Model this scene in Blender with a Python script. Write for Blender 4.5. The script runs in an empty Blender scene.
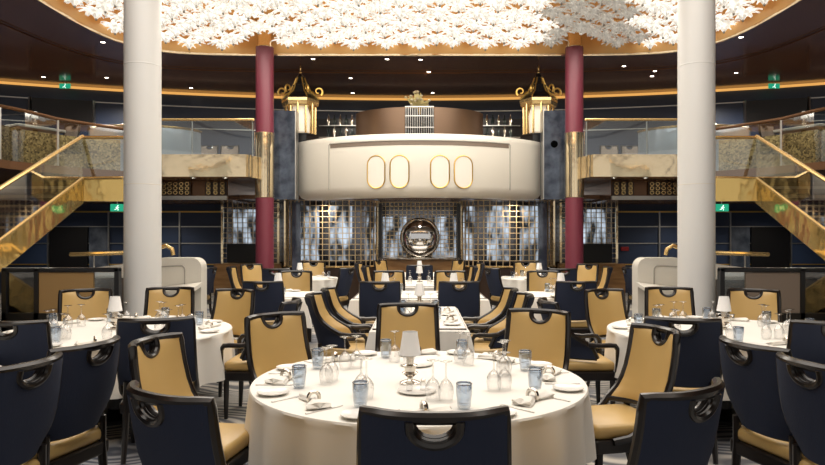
import bpy, bmesh, math, random
from mathutils import Vector, Matrix
random.seed(7)
PI = math.pi
SC = bpy.context.scene
COL = SC.collection

# ------------------------------------------------------------------ camera, world, lights, exposure
F, CX, HY, CH = 660.0, 419.5, 235.0, 1.60          # focal length in px, principal point, camera height
cam = bpy.data.cameras.new('camera'); cam_o = bpy.data.objects.new('camera', cam); COL.objects.link(cam_o)
cam_o.location = (0, 0, CH); cam_o.rotation_euler = (PI/2, 0, 0)
cam.sensor_width = 36.0; cam.lens = 36.0*F/825.0
cam.shift_x = -(CX-412.5)/825.0; cam.shift_y = (HY-232.5)/825.0
cam.clip_start = 0.05; cam.clip_end = 200
SC.camera = cam_o
SC.view_settings.view_transform = 'Standard'; SC.view_settings.look = 'None'
SC.view_settings.gamma = 1; SC.view_settings.use_curve_mapping = False
SC.view_settings.exposure = 0.13
try:
    SC.cycles.use_denoising = True
    SC.cycles.max_bounces = 8; SC.cycles.transparent_max_bounces = 24
    SC.cycles.sample_clamp_indirect = 6
    SC.cycles.caustics_reflective = False; SC.cycles.caustics_refractive = False
except Exception:
    pass
world = bpy.data.worlds.new('world'); SC.world = world; world.use_nodes = True
bg = world.node_tree.nodes['Background']; bg.inputs[0].default_value = (1.0, 0.93, 0.85, 1); bg.inputs[1].default_value = 0.62

def lamp(name, kind, loc, energy, color, size=1.0, size_y=None, rot=(0, 0, 0), spot=None):
    l = bpy.data.lights.new(name, kind); l.energy = energy; l.color = color
    if kind == 'AREA':
        l.shape = 'RECTANGLE' if size_y else 'SQUARE'; l.size = size
        if size_y: l.size_y = size_y
    elif kind == 'SPOT':
        l.spot_size = spot or 1.6; l.spot_blend = 0.8; l.shadow_soft_size = size
    else:
        l.shadow_soft_size = size
    o = bpy.data.objects.new(name, l); o.location = loc; o.rotation_euler = rot; COL.objects.link(o)
    return o
# the crystal dome's own lamps (its ceiling runs on over the camera)
lamp('dome_light', 'AREA', (0, 4.5, 6.2), 640, (1.0, 0.95, 0.87), 9.0, 8.0)
lamp('dome_light', 'AREA', (0, 12.2, 5.76), 420, (1.0, 0.93, 0.82), 9.0, 3.4)

# ------------------------------------------------------------------ materials
def mat(name, color, rough=0.5, metal=0.0, emit=None, emit_s=0.0, spec=None, coat=0.0):
    m = bpy.data.materials.new(name); m.use_nodes = True
    b = m.node_tree.nodes['Principled BSDF']
    b.inputs['Base Color'].default_value = (*color, 1); b.inputs['Roughness'].default_value = rough
    b.inputs['Metallic'].default_value = metal
    if spec is not None: b.inputs['Specular IOR Level'].default_value = spec
    if coat: b.inputs['Coat Weight'].default_value = coat; b.inputs['Coat Roughness'].default_value = 0.12
    if emit:
        b.inputs['Emission Color'].default_value = (*emit, 1); b.inputs['Emission Strength'].default_value = emit_s
    return m
def nodes(m): return m.node_tree.nodes, m.node_tree.links, m.node_tree.nodes['Principled BSDF']
def noise_color(m, c1, c2, scale, detail=3, lo=0.35, hi=0.65, stretch=(1, 1, 1)):
    n, l, b = nodes(m)
    tc = n.new('ShaderNodeTexCoord'); mp = n.new('ShaderNodeMapping'); mp.inputs['Scale'].default_value = stretch
    t = n.new('ShaderNodeTexNoise'); t.inputs['Scale'].default_value = scale; t.inputs['Detail'].default_value = detail
    r = n.new('ShaderNodeValToRGB'); r.color_ramp.elements[0].position = lo; r.color_ramp.elements[1].position = hi
    r.color_ramp.elements[0].color = (*c1, 1); r.color_ramp.elements[1].color = (*c2, 1)
    l.new(tc.outputs['Object'], mp.inputs['Vector']); l.new(mp.outputs[0], t.inputs['Vector'])
    l.new(t.outputs['Fac'], r.inputs[0]); l.new(r.outputs[0], b.inputs['Base Color'])
    return t
def bump(m, scale, strength, dist=0.01, stretch=(1, 1, 1)):
    n, l, b = nodes(m)
    tc = n.new('ShaderNodeTexCoord'); mp = n.new('ShaderNodeMapping'); mp.inputs['Scale'].default_value = stretch
    t = n.new('ShaderNodeTexNoise'); t.inputs['Scale'].default_value = scale; t.inputs['Detail'].default_value = 2
    bp = n.new('ShaderNodeBump'); bp.inputs['Strength'].default_value = strength; bp.inputs['Distance'].default_value = dist
    l.new(tc.outputs['Object'], mp.inputs['Vector']); l.new(mp.outputs[0], t.inputs['Vector'])
    l.new(t.outputs['Fac'], bp.inputs['Height']); l.new(bp.outputs[0], b.inputs['Normal'])
def glass(name, tint, refl=0.25, rough=0.03, alpha_tint=None):
    m = bpy.data.materials.new(name); m.use_nodes = True; n = m.node_tree.nodes; l = m.node_tree.links
    for x in list(n):
        if x.type != 'OUTPUT_MATERIAL': n.remove(x)
    out = n['Material Output']; tr = n.new('ShaderNodeBsdfTransparent'); tr.inputs[0].default_value = (*tint, 1)
    gl = n.new('ShaderNodeBsdfGlossy'); gl.inputs['Roughness'].default_value = rough
    lw = n.new('ShaderNodeLayerWeight'); lw.inputs['Blend'].default_value = 0.35
    mu = n.new('ShaderNodeMath'); mu.operation = 'MULTIPLY_ADD'; mu.inputs[1].default_value = 0.75; mu.inputs[2].default_value = refl*0.35
    mx = n.new('ShaderNodeMixShader')
    l.new(lw.outputs['Facing'], mu.inputs[0]); mu.use_clamp = True
    l.new(mu.outputs[0], mx.inputs[0]); l.new(tr.outputs[0], mx.inputs[1]); l.new(gl.outputs[0], mx.inputs[2])
    l.new(mx.outputs[0], out.inputs['Surface'])
    return m

M = {}
M['wood'] = mat('dark_wood', (0.008, 0.0055, 0.005), 0.28, coat=0.2)
M['navy'] = mat('navy_fabric', (0.015, 0.023, 0.052), 0.85)
bump(M['navy'], 60, 0.35, 0.004, (6, 1, 0.3))
M['gold_leather'] = mat('tan_leather', (0.50, 0.335, 0.125), 0.36); bump(M['gold_leather'], 90, 0.08, 0.002)
M['taupe'] = mat('taupe_fabric', (0.20, 0.15, 0.12), 0.7)
M['cloth'] = mat('white_tablecloth', (0.80, 0.775, 0.72), 0.8); bump(M['cloth'], 260, 0.05, 0.001)
M['napkin'] = mat('napkin_linen', (0.80, 0.77, 0.71), 0.9); bump(M['napkin'], 40, 0.25, 0.004)
M['china'] = mat('white_china', (0.82, 0.80, 0.76), 0.18)
M['silver'] = mat('silver', (0.62, 0.58, 0.52), 0.18, 1.0)
M['cutlery_steel'] = mat('cutlery_steel', (0.70, 0.68, 0.65), 0.35, 0.8)
M['shade'] = mat('lamp_shade_fabric', (0.86, 0.86, 0.86), 0.8)
M['clear'] = glass('clear_glass', (0.975, 0.975, 0.975), 0.24, 0.08)
M['blue_glass'] = glass('blue_tinted_glass', (0.84, 0.89, 0.95), 0.25)
M['rim_glass'] = glass('dark_blue_rim_glass', (0.22, 0.27, 0.36), 0.3)
M['rail_glass'] = glass('balustrade_glass', (0.80, 0.86, 0.88), 0.45)
M['dark_glass'] = glass('smoked_glass', (0.12, 0.11, 0.10), 0.5)
M['white_col'] = mat('white_paint', (0.735, 0.735, 0.72), 0.45)
M['maroon'] = mat('maroon_mosaic', (0.19, 0.036, 0.058), 0.38); bump(M['maroon'], 120, 0.25, 0.004)
M['brass'] = mat('polished_brass', (0.80, 0.57, 0.25), 0.2, 0.75)
M['pale_brass'] = mat('pale_champagne_brass', (0.86, 0.72, 0.49), 0.10, 0.9); bump(M['pale_brass'], 3.0, 0.12, 0.05)
M['brass_sheet'] = mat('wavy_brass_sheet', (0.74, 0.53, 0.19), 0.12, 0.85); bump(M['brass_sheet'], 2.2, 0.35, 0.08)
M['bronze'] = mat('bronze_ceiling_gloss', (0.21, 0.125, 0.072), 0.15, 0.35)
M['soffit'] = mat('bronze_soffit', (0.19, 0.095, 0.045), 0.25, 0.4)
M['navy_wall'] = mat('navy_wall_panel', (0.022, 0.038, 0.085), 0.35)
M['black'] = mat('black', (0.004, 0.004, 0.005), 0.3)
M['hole_black'] = mat('matt_black', (0.002, 0.002, 0.002), 1.0, spec=0.0)
M['steel_trim'] = mat('steel_trim', (0.55, 0.55, 0.53), 0.3, 1.0)
M['pod'] = mat('cream_lacquer', (0.74, 0.70, 0.62), 0.28)
M['pod_white'] = mat('white_lacquer', (0.78, 0.745, 0.67), 0.25)
M['marble'] = mat('navy_marble', (0.02, 0.03, 0.05), 0.08, 0.3)
noise_color(M['marble'], (0.040, 0.052, 0.078), (0.17, 0.20, 0.26), 3.5, 6, 0.35, 0.8)
M['gold_paint'] = mat('gold_leaf', (0.72, 0.46, 0.12), 0.3, 0.8)
M['honey'] = mat('honey_wood', (0.33, 0.17, 0.06), 0.35)
noise_color(M['honey'], (0.22, 0.11, 0.035), (0.40, 0.22, 0.085), 2.2, 4, 0.3, 0.7, (1, 1, 6))
M['dark_brown'] = mat('dark_brown_wood', (0.035, 0.018, 0.011), 0.35)
M['drum'] = mat('brown_metallic_panel', (0.24, 0.15, 0.095), 0.35, 0.5)
M['tan_panel'] = mat('tan_panel', (0.33, 0.20, 0.075), 0.5)
M['mauve_panel'] = mat('grey_mauve_panel', (0.20, 0.155, 0.12), 0.5)  # mauve tone paints reflections on the right partition panel and shade on the pod
M['grey_fabric'] = mat('grey_fabric', (0.20, 0.18, 0.165), 0.9)
M['white_counter'] = mat('white_counter', (0.72, 0.69, 0.62), 0.4)
M['grey_line'] = mat('grey_line', (0.38, 0.36, 0.32), 0.5)
M['leaf'] = mat('gilded_leaf', (0.55, 0.46, 0.20), 0.4, 0.2)
M['flower'] = mat('cream_flower', (0.75, 0.66, 0.45), 0.6)
M['lattice'] = mat('champagne_lattice', (0.66, 0.50, 0.29), 0.3, 0.55)
M['frosted'] = mat('frosted_pale_glass', (0.62, 0.69, 0.77), 0.12, 0.3)  # pale blue stands in for bright reflections in the curved glass
M['mirror'] = mat('antique_mirror', (0.70, 0.72, 0.75), 0.06, 1.0)
M['alcove_mirror'] = mat('dark_mirror', (0.20, 0.21, 0.24), 0.12, 1.0)
M['window_glow'] = mat('daylit_window', (0.1, 0.1, 0.1), 0.5, emit=(0.74, 0.86, 1.0), emit_s=0.9)
M['amber_strip'] = mat('amber_cove', (0.2, 0.1, 0.03), 0.5, emit=(1.0, 0.50, 0.13), emit_s=0.75)
M['bulb'] = mat('downlight_bulb', (1, 1, 1), 0.5, emit=(1.0, 0.93, 0.80), emit_s=14.0)
M['lantern_glass'] = mat('lantern_glass', (0.8, 0.75, 0.65), 0.4, emit=(1.0, 0.82, 0.58), emit_s=0.55)
M['green'] = mat('exit_green', (0.0, 0.15, 0.08), 0.5, emit=(0.02, 0.50, 0.28), emit_s=0.6)
M['sign_white'] = mat('exit_white', (0.8, 0.8, 0.8), 0.5, emit=(0.8, 1.0, 0.9), emit_s=1.2)
M['red_sign'] = mat('red_sign', (0.28, 0.01, 0.015), 0.5)
M['dome_gold'] = mat('dome_gold', (0.86, 0.50, 0.18), 0.45, 0.1)
M['tread'] = mat('stair_carpet', (0.055, 0.022, 0.020), 0.8)
M['nosing'] = mat('stair_nosing', (0.30, 0.22, 0.14), 0.35, 0.6)
M['bottle'] = mat('bottle_glass', (0.02, 0.03, 0.03), 0.1)
M['deck_floor'] = mat('upper_carpet', (0.12, 0.10, 0.09), 0.9)

def glow():
    m = M['window_glow']; n, l, b = nodes(m)
    tc = n.new('ShaderNodeTexCoord'); mp = n.new('ShaderNodeMapping'); mp.inputs['Scale'].default_value = (2.6, 1, 0.9)
    t = n.new('ShaderNodeTexNoise'); t.inputs['Scale'].default_value = 1.6; t.inputs['Detail'].default_value = 4
    r = n.new('ShaderNodeMapRange'); r.inputs[1].default_value = 0.42; r.inputs[2].default_value = 0.66; r.inputs[3].default_value = 0.015; r.inputs[4].default_value = 0.85
    l.new(tc.outputs['Object'], mp.inputs['Vector']); l.new(mp.outputs[0], t.inputs['Vector']); l.new(t.outputs['Fac'], r.inputs[0]); l.new(r.outputs[0], b.inputs['Emission Strength'])
glow()
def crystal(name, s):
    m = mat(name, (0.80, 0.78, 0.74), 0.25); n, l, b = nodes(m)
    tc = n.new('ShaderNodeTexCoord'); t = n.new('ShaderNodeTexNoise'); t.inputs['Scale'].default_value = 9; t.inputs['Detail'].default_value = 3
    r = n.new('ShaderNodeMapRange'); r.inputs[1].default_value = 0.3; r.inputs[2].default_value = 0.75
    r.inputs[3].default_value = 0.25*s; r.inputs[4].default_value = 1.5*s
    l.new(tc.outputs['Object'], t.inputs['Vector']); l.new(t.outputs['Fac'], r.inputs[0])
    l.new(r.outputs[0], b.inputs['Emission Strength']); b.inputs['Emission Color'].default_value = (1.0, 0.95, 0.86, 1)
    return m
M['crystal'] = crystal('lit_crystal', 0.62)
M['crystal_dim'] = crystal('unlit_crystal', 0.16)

def mosaic(name, c1, c2, scale, rough=0.2, metal=0.7):
    m = mat(name, c1, rough, metal); n, l, b = nodes(m)
    tc = n.new('ShaderNodeTexCoord'); v = n.new('ShaderNodeTexVoronoi'); v.inputs['Scale'].default_value = scale
    r = n.new('ShaderNodeValToRGB'); r.color_ramp.elements[0].color = (*c1, 1); r.color_ramp.elements[1].color = (*c2, 1)
    s = n.new('ShaderNodeSeparateColor')
    l.new(tc.outputs['Object'], v.inputs['Vector']); l.new(v.outputs['Color'], s.inputs[0]); l.new(s.outputs[0], r.inputs[0]); l.new(r.outputs[0], b.inputs['Base Color'])
    return m
M['mosaic'] = mosaic('gold_mosaic', (0.16, 0.10, 0.03), (0.85, 0.60, 0.26), 30, 0.25, 0.5)

def carpet():
    m = mat('carpet', (0.2, 0.2, 0.2), 0.95); n, l, b = nodes(m)
    tc = n.new('ShaderNodeTexCoord'); mp = n.new('ShaderNodeMapping'); mp.inputs['Scale'].default_value = (0.55, 1.0, 1)
    nz = n.new('ShaderNodeTexNoise'); nz.inputs['Scale'].default_value = 1.1; nz.inputs['Detail'].default_value = 1
    ad = n.new('ShaderNodeVectorMath'); ad.operation = 'MULTIPLY_ADD'; ad.inputs[1].default_value = (1.6, 1.6, 0)
    w = n.new('ShaderNodeTexWave'); w.inputs['Scale'].default_value = 3.2; w.inputs['Distortion'].default_value = 3.0; w.inputs['Detail'].default_value = 1.5
    w.bands_direction = 'Y'
    r = n.new('ShaderNodeValToRGB'); e = r.color_ramp.elements
    e[0].position = 0.15; e[0].color = (0.12, 0.122, 0.132, 1); e[1].position = 0.85; e[1].color = (0.52, 0.48, 0.42, 1)
    k = e.new(0.5); k.color = (0.30, 0.285, 0.265, 1)
    r2 = n.new('ShaderNodeValToRGB'); r2.color_ramp.elements[0].position = 0.5; r2.color_ramp.elements[1].position = 0.56
    r2.color_ramp.elements[0].color = (1, 1, 1, 1); r2.color_ramp.elements[1].color = (0.45, 0.52, 0.68, 1)
    nz2 = n.new('ShaderNodeTexNoise'); nz2.inputs['Scale'].default_value = 0.8; nz2.inputs['Detail'].default_value = 0
    mx = n.new('ShaderNodeMix'); mx.data_type = 'RGBA'; mx.blend_type = 'MULTIPLY'; mx.inputs[0].default_value = 0.8
    l.new(tc.outputs['Object'], mp.inputs['Vector']); l.new(mp.outputs[0], nz.inputs['Vector'])
    l.new(nz.outputs['Color'], ad.inputs[0]); l.new(mp.outputs[0], ad.inputs[2]); l.new(ad.outputs[0], w.inputs['Vector'])
    l.new(w.outputs['Fac'], r.inputs[0]); l.new(tc.outputs['Object'], nz2.inputs['Vector']); l.new(nz2.outputs['Fac'], r2.inputs[0])
    l.new(r.outputs[0], mx.inputs[6]); l.new(r2.outputs[0], mx.inputs[7]); l.new(mx.outputs[2], b.inputs['Base Color'])
    return m
M['carpet'] = carpet()

# ------------------------------------------------------------------ mesh helpers
def at(px, py, Y): return Vector(((px-CX)*Y/F, Y, CH+(HY-py)*Y/F))

class MB:
    def __init__(s): s.v = []; s.f = []
    def add(s, vs, fs):
        o = len(s.v); s.v += [tuple(p) for p in vs]; s.f += [tuple(i+o for i in f) for f in fs]; return s
    def box(s, c, d, rz=0.0, bev=0.0, seg=2, mtx=None):
        if bev:
            bm = bmesh.new(); bmesh.ops.create_cube(bm, size=1)
            for v in bm.verts: v.co = Vector((v.co.x*d[0], v.co.y*d[1], v.co.z*d[2]))
            bmesh.ops.bevel(bm, geom=list(bm.edges), offset=bev, segments=seg, profile=0.5, affect='EDGES')
            bm.verts.index_update(); vs = [v.co.copy() for v in bm.verts]; fs = [[v.index for v in f.verts] for f in bm.faces]; bm.free()
        else:
            vs = [Vector((x*d[0]/2, y*d[1]/2, z*d[2]/2)) for x in (-1, 1) for y in (-1, 1) for z in (-1, 1)]
            fs = [(0, 1, 3, 2), (4, 6, 7, 5), (0, 4, 5, 1), (2, 3, 7, 6), (0, 2, 6, 4), (1, 5, 7, 3)]
        R = Matrix.Rotation(rz, 3, 'Z') if mtx is None else mtx
        return s.add([R @ v + Vector(c) for v in vs], fs)
    def tube(s, pts, r, n=8, caps=True, sx=1.0, closed=False):
        pts = [Vector(p) for p in pts]; N = len(pts); rs = r if isinstance(r, (list, tuple)) else [r]*N
        vs = []; up = None
        for i, p in enumerate(pts):
            if closed: t = pts[(i+1) % N]-pts[i-1]
            else: t = pts[min(i+1, N-1)]-pts[max(i-1, 0)]
            t.normalize()
            if up is None:
                up = Vector((0, 0, 1)) if abs(t.z) < 0.9 else Vector((0, 1, 0))
            a = (up - t*up.dot(t)).normalized(); up = a; b = t.cross(a)
            for k in range(n):
                q = 2*PI*k/n; vs.append(p + a*(rs[i]*math.cos(q)) + b*(rs[i]*sx*math.sin(q)))
        fs = []
        for i in range(N if closed else N-1):
            j = (i+1) % N
            for k in range(n): fs.append((i*n+k, i*n+(k+1) % n, j*n+(k+1) % n, j*n+k))
        if caps and not closed: fs += [tuple(reversed(range(n))), tuple((N-1)*n+k for k in range(n))]
        return s.add(vs, fs)
    def lathe(s, prof, n=24, c=(0, 0, 0), caps=True):
        vs = []; fs = []; P = len(prof); c = Vector(c)
        for (r, z) in prof:
            for k in range(n): vs.append(c+Vector((r*math.cos(2*PI*k/n), r*math.sin(2*PI*k/n), z)))
        for i in range(P-1):
            for k in range(n): fs.append((i*n+k, i*n+(k+1) % n, (i+1)*n+(k+1) % n, (i+1)*n+k))
        if caps:
            if prof[0][0] > 1e-5: fs.append(tuple(reversed(range(n))))
            if prof[-1][0] > 1e-5: fs.append(tuple((P-1)*n+k for k in range(n)))
        return s.add(vs, fs)
    def grid(s, fn, nu, nv, skip=None, wrap=False):
        vs = []; fs = []
        for j in range(nv+1):
            for i in range(nu+(0 if wrap else 1)): vs.append(fn(i/nu, j/nv))
        W = nu+(0 if wrap else 1)
        for j in range(nv):
            for i in range(nu):
                if skip and skip((i+.5)/nu, (j+.5)/nv): continue
                i2 = (i+1) % W if wrap else i+1
                fs.append((j*W+i, j*W+i2, (j+1)*W+i2, (j+1)*W+i))
        return s.add(vs, fs)
    def prism(s, poly, fn, depth):
        """poly: 2D outline; fn(u, v, w) -> 3D; extruded from w=0 to w=depth"""
        n = len(poly)
        vs = [fn(u, v, 0) for u, v in poly]+[fn(u, v, depth) for u, v in poly]
        return s.add(vs, [tuple(range(n)), tuple(reversed(range(n, 2*n)))]+[(i, n+i, n+(i+1) % n, (i+1) % n) for i in range(n)])
    def build(s, name, m, parent=None, smooth=True, loc=None, fix=True):
        me = bpy.data.meshes.new(name); me.from_pydata(s.v, [], s.f)
        if fix:
            bm = bmesh.new(); bm.from_mesh(me); bmesh.ops.remove_doubles(bm, verts=bm.verts, dist=1e-5)
            bmesh.ops.recalc_face_normals(bm, faces=bm.faces); bm.to_mesh(me); bm.free()
        me.materials.append(M[m] if isinstance(m, str) else m)
        if smooth:
            me.polygons.foreach_set('use_smooth', [True]*len(me.polygons))
            try: me.set_sharp_from_angle(angle=math.radians(42))
            except Exception: pass
        o = bpy.data.objects.new(name, me); COL.objects.link(o)
        if parent is not None: o.parent = parent
        if loc is not None: o.location = loc
        return o
def tag(o, label, cat, group=None, kind=None):
    o['label'] = label; o['category'] = cat
    if group: o['group'] = group
    if kind: o['kind'] = kind
    return o
def thing(name, label, cat, loc=(0, 0, 0), rz=0.0, group=None, kind=None):
    o = bpy.data.objects.new(name, None); COL.objects.link(o); o.empty_display_size = 0.1
    o.location = loc; o.rotation_euler = (0, 0, rz)
    return tag(o, label, cat, group, kind)
def dup(root, loc, rz, label=None, group=None, swap=None):
    def cp(o, par):
        c = o.copy(); COL.objects.link(c)
        if par is not None: c.parent = par
        if swap and c.type == 'MESH' and c.data.materials and c.data.materials[0].name in swap:
            c.material_slots[0].link = 'OBJECT'; c.material_slots[0].material = M[swap[c.data.materials[0].name]]
        for ch in kids.get(o.name, []): cp(ch, c)
        return c
    kids = {}
    def walk(o):
        kids[o.name] = list(o.children)
        for ch in o.children: walk(ch)
    walk(root)
    r = cp(root, None); r.location = loc; r.rotation_euler = (0, 0, rz)
    if label: r['label'] = label
    if group: r['group'] = group
    return r
def struct(mb, name, m, label, cat, smooth=True, parent=None):
    o = mb.build(name, m, parent, smooth)
    if parent is None: tag(o, label, cat, kind='structure')
    return o
def facing(fx, fy): return math.atan2(-fx, fy)         # rotation that turns local +Y into (fx, fy)
SIDE = {-1: 'left', 1: 'right'}

# ------------------------------------------------------------------ room shell
RING_Z = 5.75
def arc_wall_pt(X, off=0.0):
    R = 30.0; return math.sqrt(max(R*R-X*X, 1))-9.94-off       # y of the upper back wall
f = MB(); f.box((0, 7, -0.1), (30, 30, 0.2)); struct(f, 'floor', 'carpet', 'grey and beige wave patterned carpet floor', 'floor', False)

# upper back wall (curved), above the deck
b = MB(); b.grid(lambda u, v: Vector((-14+28*u, arc_wall_pt(-14+28*u), 2.9+2.85*v)), 40, 1)
struct(b, 'wall_back', 'navy_wall', 'curved navy wall of the upper deck', 'wall')
# lower back wall
b = MB(); b.box((0, 18.35, 1.35), (28, 0.3, 2.7)); struct(b, 'wall_lower', 'navy_wall', 'navy panelled wall of the lower deck', 'wall', False)
for s in (-1, 1):
    b = MB(); b.box((s*14.1, 7, 2.9), (0.2, 28, 5.8)); struct(b, 'wall_%s' % SIDE[s], 'navy_wall', 'navy side wall on the %s' % SIDE[s], 'wall', False)
def arc_strip(name, z0, z1, x0, x1, thick, m, label, cat='trim', off=0.02):
    t = MB(); n = 36
    def P(u, w):
        X = x0+(x1-x0)*u
        return Vector((X, arc_wall_pt(X, off+(thick if w in (1, 2) else 0)), z0 if w in (0, 1) else z1))
    vs = []; fs = []
    for i in range(n+1):
        for w in range(4): vs.append(P(i/n, w))
    for i in range(n):
        for w in range(4): fs.append((i*4+w, i*4+(w+1) % 4, (i+1)*4+(w+1) % 4, (i+1)*4+w))
    t.add(vs, fs); return struct(t, name, m, label, cat)
arc_strip('trim_1', 5.685, 5.735, -14, 14, 0.12, 'amber_strip', 'glowing amber cove strip where wall meets bronze ceiling')
arc_strip('trim_2', 5.33, 5.36, -14, 14, 0.03, 'steel_trim', 'thin silver line along the upper navy wall')
arc_strip('trim_3', 4.70, 4.725, -14, 14, 0.03, 'steel_trim', 'lower thin silver line along the upper navy wall')
for i, z in enumerate((0.79, 1.37, 1.83)):
    t = MB()
    for s in (-1, 1): t.box((s*8.75, 18.185, z), (6.6, 0.03, 0.028))
    struct(t, 'trim_%d' % (4+i), 'gold_paint' if i == 0 else 'steel_trim', 'metal line number %d from the floor across the lower navy wall' % (i+1), 'trim', False)
t = MB()
for s in (-1, 1): t.box((s*8.75, 18.18, 2.24), (6.6, 0.04, 0.04))
struct(t, 'trim_7', 'gold_paint', 'gold line under the soffit of the lower navy wall', 'trim', False)

# bronze ring ceiling with the dome opening (superellipse)
DC, DA, DB, DN = 8.0, 6.65, 7.05, 8.0
def rim(q, k=1.0):
    c, s_ = math.cos(q), math.sin(q)
    return (math.copysign(abs(c)**(2/DN), c)*DA*k, DC+math.copysign(abs(s_)**(2/DN), s_)*DB*k)
N = 160
# parametrise by true angle for an even rim
def rim_dir(q, extra=0.0):
    c, s_ = math.cos(q), math.sin(q)
    r = (abs(c/DA)**DN+abs(s_/DB)**DN)**(-1/DN)
    return ((r+extra)*c, DC+(r+extra)*s_)
t = MB()
def ringf(u, v):
    q = 2*PI*u; a = rim_dir(q); o = (17*math.cos(q), DC+17*math.sin(q))
    return Vector((a[0]+(o[0]-a[0])*v, a[1]+(o[1]-a[1])*v, RING_Z))
t.grid(ringf, N, 3, wrap=True)
struct(t, 'ceiling', 'bronze', 'glossy dark bronze ceiling around the crystal dome', 'ceiling')
t = MB(); t.grid(lambda u, v: Vector((*rim_dir(2*PI*u, 0.0 if v < .5 else 0.02), RING_Z-0.03+0.78*v)), N, 2, wrap=True)
struct(t, 'trim_8', 'dome_gold', 'gold upright rim of the dome opening', 'trim')
t = MB(); t.grid(lambda u, v: Vector((*rim_dir(2*PI*u, -0.02*math.cos(v*2*PI)), RING_Z-0.045+0.03*math.sin(v*2*PI))), N, 6, wrap=True)
struct(t, 'trim_9', 'pale_brass', 'thin pale brass edge of the dome opening', 'trim')
t = MB(); t.grid(lambda u, v: Vector((rim_dir(2*PI*u)[0]*v, DC+(rim_dir(2*PI*u)[1]-DC)*v, 6.48)), N, 4, wrap=True)
struct(t, 'ceiling_dome', 'dome_gold', 'warm gold ceiling inside the dome above the crystals', 'ceiling')
t = MB()
t.grid(lambda u, v: Vector((*rim_dir(2*PI*u, 1.75), RING_Z-0.012-0.03*v)), N, 1, wrap=True)
t.grid(lambda u, v: Vector((*rim_dir(2*PI*u, 1.75+0.05*v), RING_Z-0.042)), N, 1, wrap=True)
struct(t, 'trim_10', 'soffit', 'faint raised line in the bronze ceiling around the dome', 'trim')

# columns
for s in (-1, 1):
    c = thing('column', 'thick white round column on the %s, standing from floor to dome' % SIDE[s], 'column', (s*3.90, 9.3, 0), kind='structure')
    MB().lathe([(0.30, 0), (0.30, 0.10), (0.248, 0.13), (0.248, 6.46)], 40).build('shaft', 'white_col', c)
    MB().lathe([(0.248, 3.965), (0.251, 3.97), (0.251, 3.982), (0.248, 3.987)], 40, caps=False).build('joint_ring', 'white_col', c)
    MB().lathe([(0.248, 2.30), (0.250, 2.303), (0.250, 2.309), (0.248, 2.312)], 40, caps=False).build('lower_joint_ring', 'white_counter', c)
    r = thing('column', 'slim maroon column with brass sleeve on the %s of the cream balcony' % SIDE[s], 'column', (s*3.47, 14.8, 0), kind='structure')
    MB().lathe([(0.20, 0), (0.20, 5.80)], 32).build('shaft', 'maroon', r)
    MB().lathe([(0.20, 2.43), (0.213, 2.44), (0.213, 3.88), (0.20, 3.89)], 32, caps=False).build('sleeve', 'pale_brass', r)
    MB().lathe([(0.20, 5.79), (0.205, 5.80), (0.16, 5.86), (0.15, 6.47)], 32).build('capital', 'pale_brass', r)

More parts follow.
